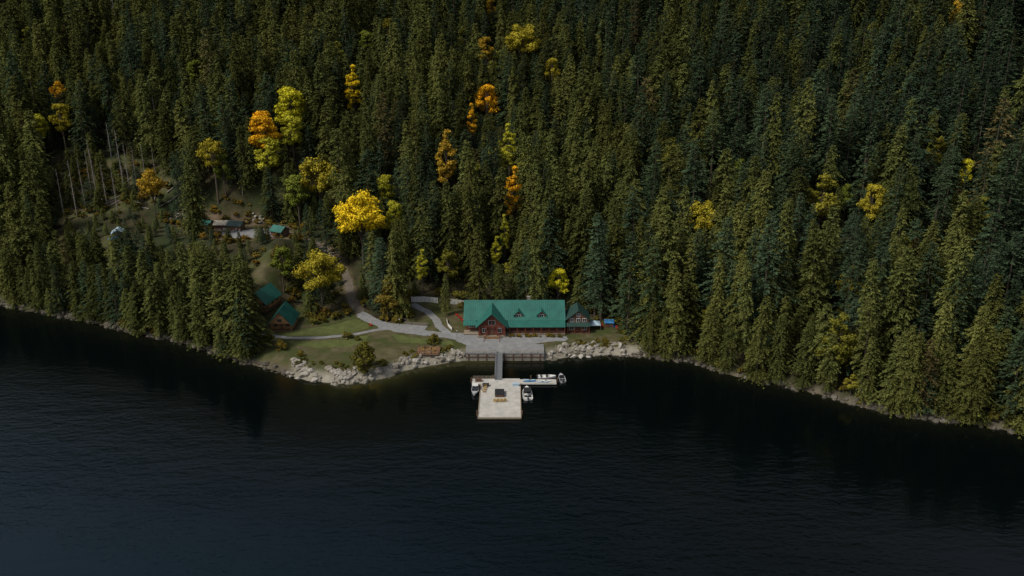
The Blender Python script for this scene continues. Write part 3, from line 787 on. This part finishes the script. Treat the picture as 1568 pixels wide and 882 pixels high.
def cabin(name,u,v,rz,W_,Dp,wh,rh,wallm,roofm,scale=1,loc=None,porch=True):
    x,y,z=G(u,v) if loc is None else loc
    c=empty(name,(x,y,z-.1),rz,scale)
    w=MB(); r_=MB(); fr=MB(); gl=MB(); tr_=MB(); dk=MB()
    o=Dp/2
    gable_body(w,W_,Dp,wh,rh,'y',0,o,.4); gable_roof(r_,W_,Dp+(2.2 if porch else 0),wh,rh,.6,'y',0,o-(1.1 if porch else 0),.4)
    dk.box(-W_/2-.2,W_/2+.2,-2.4 if porch else -.2,Dp+.2,-.6,.4)
    if porch:
        # boarded gable over the porch
        gz0=wh+.55; gz1=rh+.32; hw=W_/2
        w.add([(-hw,-2.3,gz0),(hw,-2.3,gz0),(0,-2.3,gz1),(-hw,-2.12,gz0),(hw,-2.12,gz0),(0,-2.12,gz1)],[(0,1,2),(5,4,3),(0,3,4,1),(1,4,5,2),(2,5,3,0)])
        window(fr,gl,0,-2.3,wh+1.7,1.3,1.0)
        for px in (-W_/2+.1,W_/2-.1): tr_.box(px-.12,px+.12,-2.3,-2.06,.4,wh+.3)
        tr_.box(-W_/2,W_/2,-2.28,-2.1,wh+.3,wh+.52)
        tr_.box(-W_/2,-1,-2.25,-2.17,1.2,1.3); tr_.box(1,W_/2,-2.25,-2.17,1.2,1.3)
        for q in np.arange(-W_/2+.3,W_/2,.4):
            if abs(q)>1: tr_.box(q-.03,q+.03,-2.23,-2.19,.4,1.2)
    window(fr,gl,-W_/4-.1,0,1.9,1.2,1.1); window(fr,gl,W_/4+.1,0,1.9,1.2,1.1)
    window(fr,gl,W_/2,Dp*.3,1.9,1.2,1.1,'x',1); window(fr,gl,W_/2,Dp*.7,1.9,1.2,1.1,'x',1)
    tr_.box(-.45,.45,-.08,0,.4,2.4)
    w.obj("walls",wallm,c); r_.obj("roof",roofm,c,uv=True); fr.obj("window_frames",M_deck,c); gl.obj("window_glass",M_glass,c); tr_.obj("timbers",M_wood,c); dk.obj("deck",M_darkwood,c)
    return c
M_cabin=surf("honey_log",(.28,.14,.055),(.42,.24,.11),1.5,.6,.02)
cabin("log_cabin",432,505,math.radians(2),8.0,8.5,2.7,7.2,M_cabin,M_roof)
cabin("log_cabin",398,473,math.radians(-12),7.5,9,2.6,6.4,M_cabin,M_roof)
cabin("green_roof_shed",437,362,math.radians(60),5,6,2.3,4.0,M_darkwood,M_roof,porch=False)
cabin("storage_shed",372,352,math.radians(80),4.5,6,2.2,3.6,M_wood,M_roofd,porch=False)
cabin("storage_shed",352,350,math.radians(90),4.5,6,2.2,3.4,M_darkwood,M_stonewall,porch=False)
cabin("storage_shed",325,350,math.radians(70),4.0,5,2.2,3.2,M_darkwood,M_roof,porch=False)
cabin("hillside_hut",182,366,math.radians(20),4.5,5,2.4,3.8,M_darkwood,M_ltblue,porch=False)

def canopy(name,u,v,mat,s=3):
    x,y,z=G(u,v); c=empty(name,(x,y,z))
    a=MB(); a.add([(-s/2,-s/2,2.1),(s/2,-s/2,2.1),(s/2,s/2,2.1),(-s/2,s/2,2.1),(0,0,3.1),(-s/2,-s/2,1.85),(s/2,-s/2,1.85),(s/2,s/2,1.85),(-s/2,s/2,1.85)],
      [(0,1,4),(1,2,4),(2,3,4),(3,0,4),(5,6,1,0),(6,7,2,1),(7,8,3,2),(8,5,0,3)]); a.obj("cover",mat,c)
    b=MB()
    for sx in (-1,1):
        for sy in (-1,1): b.cbox((sx*(s/2-.06),sy*(s/2-.06),.95),(.08,.08,1.8))
    b.obj("legs",M_metal,c)
canopy("canopy_tent",910,503,M_ltblue,4.2)
canopy("canopy_tent",174,372,M_blue,3)
x,y,z=G(932,500)
c=empty("utility_shed",(x,y,z)); a=MB(); gable_body(a,3,2.5,1.9,2.6); a.obj("walls",M_darkwood,c); a=MB(); gable_roof(a,3,2.5,1.9,2.6,.25); a.obj("roof",M_blue,c,uv=True)

# ------------------------------------------------------------------ seawall & terrace
x0=P(713,553)[0]; x1=P(833,553)[0]; ys=246.2
a=MB(); a.box(x0,x1,ys-.3,ys+7,-2,2.55); a.obj("stone_seawall",M_stonewall)
a=MB(); a.box(x0-.1,x1+.1,ys-.45,ys+7.3,2.552,2.72); a.obj("terrace_pavement",M_path)
a=MB(); 
for px in np.arange(x0,x1,2.2): a.box(px-.06,px+.06,ys-.3,ys-.18,2.72,3.6)
for hz in (3.1,3.5): a.box(x0,-4.6,ys-.27,ys-.21,hz,hz+.08); a.box(-1.6,x1,ys-.27,ys-.21,hz,hz+.08)
a.obj("terrace_railing",M_deck)
a=MB()
for px in np.arange(x0+1,x1,3.0): a.box(px-.15,px+.15,ys-.5,ys-.3,-2,2.5)
a.box(x0,x1,ys-.48,ys-.3,1.2,1.45); a.obj("seawall_timbers",M_darkwood)

# gangway
gx_=P(764,560)[0]; c=empty("gangway",(gx_,0,0)); a=MB()
y_a,y_b=ys,229.5
a.slab((-1.15,y_b,.75),(1.15,y_b,.75),(1.15,y_a,2.75),(-1.15,y_a,2.75),.18); a.obj("ramp_deck",M_metal,c)
a=MB()
for sx in (-1.15,1.15):
    for hz in (.55,1.05): a.slab((sx-.05,y_b,.75+hz),(sx+.05,y_b,.75+hz),(sx+.05,y_a,2.75+hz),(sx-.05,y_a,2.75+hz),.08)
    for q in range(10):
        yy=y_b+.1+q*(y_a-y_b-.2)/9; zz=.75+2*(yy-y_b)/(y_a-y_b); a.box(sx-.04,sx+.04,yy-.04,yy+.04,zz,zz+1.05)
a.obj("handrails",M_metal,c)

# dock
c=empty("floating_dock",(0,0,0)); a=MB()
DX0,DX1=-9.7,2.5
a.box(DX0,DX1,204.7,226.6,.30,.62); a.box(-12.6,DX1,226.6,230.6,.30,.62); a.box(DX1,14.0,226.9,230.0,.30,.62)
a.obj("deck",M_conc,c)
a=MB(); a.box(DX0+.15,DX1-.15,204.85,226.6,-.4,.298); a.box(-12.4,13.8,227.05,230.4,-.4,.298); a.obj("floats",M_black,c)
a=MB()
for (X0,X1,Y0,Y1) in [(DX0,DX1,204.45,204.7),(DX0-.22,DX0,204.5,226.6),(DX1,DX1+.22,204.5,226.9)]: a.box(X0,X1,Y0,Y1,.25,.74)
a.obj("bull_rail",M_deck,c)
a=MB()
for (px,py) in [(DX0-.5,207),(DX1+.5,207),(-12.9,229),(14.4,229),(DX0-.5,224),(6,230.5),(-6,231.0)]:
    a.tube([(px,py,-2),(px,py,1.7)],[.2,.2],8)
a.obj("piles",M_darkwood,c)
a=MB()
for px in np.arange(-12.4,-5.2,1.4): a.box(px-.05,px+.05,230.3,230.4,.62,1.6)
a.box(-12.4,-5.2,230.28,230.42,1.5,1.6); a.box(-12.4,-5.2,230.3,230.4,1.0,1.07)
a.obj("railing",M_deck,c)
c=empty("hot_tub",(P(765,605)[0],219.3,.62)); a=MB(); a.box(-1.35,1.35,-1.9,1.9,0,.85); a.obj("tub_body",M_darkwood,c); a=MB(); a.box(-1.43,1.43,-1.98,1.98,.852,.97); a.obj("cover",M_black,c)
def chair(x,y,z,rz,mat=None):
    c=empty("adirondack_chair",(x,y,z),rz,1.25); a=MB()
    a.slab((-.3,-.3,.40),(.3,-.3,.40),(.3,.3,.28),(-.3,.3,.28),.04)
    for q in (-.22,-.11,0,.11,.22): a.slab((q-.045,.26,.28),(q+.045,.26,.28),(q+.055,.52,1.05),(q-.055,.52,1.05),.04)
    for sx in (-1,1):
        a.box(sx*.36-.05,sx*.36+.05,-.35,.42,.58,.61); a.box(sx*.36-.03,sx*.36+.03,-.33,-.27,0,.58); a.box(sx*.33-.03,sx*.33+.03,.3,.37,0,.58)
    a.obj("frame",mat or M_chair,c)
for i in range(4): chair(-5.1+i*1.0,214.6+(.25 if i%2 else 0),.62,math.pi+.1*(i-1.5))
for i in range(3): chair(-8.6+i*.2,221+i*1.5,.62,math.pi/2)
for bx0,by0,m_ in ((-8.2,225.2,M_black),(-10.6,228.6,M_darkwood),(1.2,225.4,M_ltblue)):
    c=empty("storage_box",(bx0,by0,.62)); a=MB(); a.box(-1,1,-.5,.5,0,.7); a.box(-1.05,1.05,-.55,.55,.702,.8); a.obj("box",m_,c)
def boat(name,x,y,rz,Ln,Wd,hull,cab=None,canopy_m=None,z=0.0):
    c=empty(name,(x,y,z),rz); a=MB(); n=9; secs=[]
    for i in range(n+1):
        t=i/n; yy=-Ln/2+Ln*t; wd=Wd/2*(1-max(0,(t-.45)/.55)**2.2)*.98+.02; zt=.75+.3*t*t
        secs.append([(-wd,yy,zt),(-wd*.82,yy,.15+.2*t),(0,yy,-.25+.35*t**3),(wd*.82,yy,.15+.2*t),(wd,yy,zt)])
    vs=[p for s_ in secs for p in s_]
    a.add(vs,[(i*5+j,(i+1)*5+j,(i+1)*5+j+1,i*5+j+1) for i in range(n) for j in range(4)]+[(4,3,2,1,0)])
    ins=[]
    for s_ in secs:
        w_=max(s_[4][0]-.16,.01); ins.append([(-w_,s_[0][1],s_[0][2]),(-w_,s_[0][1],.4+.1),(w_,s_[0][1],.5),(w_,s_[0][1],s_[0][2])])
    o0=len(a.v); a.v+= [tuple(p) for s_ in ins for p in s_]
    for i in range(n):
        if i<6:
            for j in range(3): a.f.append([o0+i*4+j,o0+i*4+j+1,o0+(i+1)*4+j+1,o0+(i+1)*4+j]); a.m.append(0)
            a.f.append([i*5,o0+i*4,o0+(i+1)*4,(i+1)*5]); a.m.append(0)
            a.f.append([i*5+4,(i+1)*5+4,o0+(i+1)*4+3,o0+i*4+3]); a.m.append(0)
        else:
            a.f.append([i*5,i*5+4,(i+1)*5+4,(i+1)*5]); a.m.append(0)
    a.obj("hull",hull,c)
    a=MB(); a.box(-Wd*.36,Wd*.36,-.3,.2,.5,1.0); a.box(-Wd*.34,-.1,-Ln*.36,-Ln*.28,.5,.95); a.box(.1,Wd*.34,-Ln*.36,-Ln*.28,.5,.95); a.obj("seats",M_black,c)
    a=MB(); a.slab((-Wd*.38,Ln*.06,1.0),(Wd*.38,Ln*.06,1.0),(Wd*.33,Ln*.0,1.55),(-Wd*.33,Ln*.0,1.55),.04); a.obj("windscreen",M_glass,c)
    a=MB(); a.box(-.22,.22,-Ln/2-.55,-Ln/2-.05,.55,1.25); a.box(-.1,.1,-Ln/2-.4,-Ln/2-.15,-.3,.55); a.obj("outboard",M_black,c)
    if canopy_m:
        a=MB(); a.slab((-Wd*.4,-Ln*.28,2.15),(Wd*.4,-Ln*.28,2.15),(Wd*.36,Ln*.05,2.25),(-Wd*.36,Ln*.05,2.25),.08)
        a.obj("canopy",canopy_m,c); a=MB()
        for sx in (-1,1):
            for yy in (-.27,.03): a.box(sx*Wd*.36-.03,sx*Wd*.36+.03,Ln*yy-.03,Ln*yy+.03,.7,2.1)
        a.obj("canopy_frame",M_metal,c)
    return c
boat("motor_boat",-11.4,222.3,math.radians(178),6.8,2.4,M_grayhull,None,M_white)
boat("motor_boat",4.7,220.6,math.radians(2),8.2,3.0,M_white,None,M_black)
boat("motor_boat",11.2,232.0,math.radians(-88),5.8,2.3,M_white,None,None)
boat("aluminium_skiff",15.9,231.2,math.radians(5),5.4,2.1,M_grayhull)
def kayak(x,y,rz,mat,name="kayak"):
    c=empty(name,(x,y,.64),rz); a=MB(); vs=[]
    n=10
    for i in range(n+1):
        t=i/n; w_=.36*math.sin(math.pi*t)**.7+.01; yy=-2+4*t; zz=.12*(2*t-1)**2
        vs+=[(-w_,yy,.22+zz),(0,yy,zz),(w_,yy,.22+zz),(0,yy,.34+zz)]
    a.add(vs,[(i*4+j,(i+1)*4+j,(i+1)*4+(j+1)%4,i*4+(j+1)%4) for i in range(n) for j in range(4)]); a.obj("hull",mat,c)
    a=MB(); a.cbox((0,-.1,.36),(.36,.7,.03)); a.obj("cockpit",M_black,c)
kayak(5.6,229.2,1.5,M_ltblue); kayak(5.5,228.2,1.65,M_blue); kayak(10.6,228.6,1.55,M_white,"paddle_board"); kayak(9.6,227.7,1.5,M_ltblue,"paddle_board")

# waterfront timber deck
x,y=P(655,545,2.5); c=empty("waterfront_deck",(x,y+3.2,2.9)); a=MB(); a.box(-3.8,3.8,-3.2,3.4,0,.2); a.obj("boards",M_wood,c)
a=MB()
for px in (-3.6,-1.2,1.2,3.6):
    a.box(px-.12,px+.12,-3.1,-2.86,-3.4,1.2); a.box(px-.1,px+.1,3.1,3.3,-2,1.2)
a.box(-3.7,3.7,-3.05,-2.95,1.1,1.2); a.box(-3.7,3.7,-3.05,-2.95,.6,.67); a.box(-3.7,-3.6,-3,3.2,1.1,1.2); a.box(3.6,3.7,-3,3.2,1.1,1.2)
a.box(-1.6,-.2,1.2,2.0,.2,.95); a.obj("posts_and_rails",M_darkwood,c)
a=MB(); a.box(-3.0,3.0,-2.6,-2.3,-3.2,-.02); a.obj("base_wall",M_stonewall,c)
for i in range(3): chair(x-2+i*1.9,y+3,3.1,math.pi)
def fence(name,pts,h,mat,picket=True,th=.12):
    a=MB()
    for (x1_,y1_,z1_),(x2_,y2_,z2_) in zip(pts[:-1],pts[1:]):
        l=math.hypot(x2_-x1_,y2_-y1_); n=max(int(l/ (.5 if picket else 1)),1)
        for i in range(n):
            t0,t1=i/n,(i+(.72 if picket else 1))/n
            p0=(x1_+(x2_-x1_)*t0,y1_+(y2_-y1_)*t0,z1_+(z2_-z1_)*t0); p1=(x1_+(x2_-x1_)*t1,y1_+(y2_-y1_)*t1,z1_+(z2_-z1_)*t1)
            a.add([(p0[0],p0[1],p0[2]-.4),(p1[0],p1[1],p1[2]-.4),(p1[0],p1[1]+th,p1[2]-.4),(p0[0],p0[1]+th,p0[2]-.4),(p0[0],p0[1],p0[2]+h),(p1[0],p1[1],p1[2]+h),(p1[0],p1[1]+th,p1[2]+h),(p0[0],p0[1]+th,p0[2]+h)],
              [(3,2,1,0),(4,5,6,7),(0,1,5,4),(1,2,6,5),(2,3,7,6),(3,0,4,7)])
    return a.obj(name,mat)
fence("white_fence",[G(630,464),G(650,463),G(671,465)],2.2,M_white)
fence("white_fence",[G(690,466),G(713,468)],2.0,M_white)
fence("low_stone_wall",[G(620,497),G(640,499),G(656,500)],1.0,M_rock,False,.5)
fence("low_stone_wall",[G(684,492),G(686,500),G(692,506)],1.0,M_white,False,.4)
fence("garden_fence",[G(586,478),G(606,487),G(625,492)],.8,M_deck)
x,y,z=G(568,499); chair(x,y,z,2.6,M_red)
for u,v in [(704,488),(708,492),(700,484)]: x,y,z=G(u,v); chair(x,y,z,2.6,M_red)
for u,v,m_ in [(922,502,M_red),(940,502,M_blue),(945,505,M_red)]: x,y,z=G(u,v); chair(x,y,z,.3,m_)
for u,v in [(612,500),(700,518)]:
    x,y,z=G(u,v); c=empty("path_lamp",(x,y,z)); a=MB(); a.tube([(0,0,0),(0,0,2.6)],[.06,.04],6); a.obj("post",M_black,c); a=MB(); a.tube([(0,0,2.6),(0,0,2.7),(0,0,2.95),(0,0,3.0)],[.05,.18,.14,.02],8); a.obj("lantern",M_white,c)

# ------------------------------------------------------------------ light
wd_=D.worlds.new("World"); scene.world=wd_; wd_.use_nodes=True; nt=wd_.node_tree
sky=nt.nodes.new('ShaderNodeTexSky'); sky.sky_type='NISHITA'; sky.sun_disc=False
SE,SA=math.radians(50),math.radians(238)
sky.sun_elevation=SE; sky.sun_rotation=SA; sky.air_density=1.0; sky.dust_density=3.0
hs_=nt.nodes.new('ShaderNodeHueSaturation'); hs_.inputs['Saturation'].default_value=.5
nt.links.new(sky.outputs[0],hs_.inputs['Color'])
bg=nt.nodes["Background"]; nt.links.new(hs_.outputs[0],bg.inputs[0]); bg.inputs[1].default_value=.095
sun=D.lights.new("sun",'SUN'); sun.energy=2.5; sun.angle=math.radians(10); sun.color=(1,.93,.80)
so=D.objects.new("sun",sun); COL.objects.link(so)
dirv=Vector((math.sin(SA)*math.cos(SE),math.cos(SA)*math.cos(SE),math.sin(SE)))
so.rotation_euler=dirv.to_track_quat('Z','Y').to_euler(); so.location=(0,0,300)
scene.view_settings.view_transform='Standard'; scene.view_settings.look='None'; scene.view_settings.exposure=0
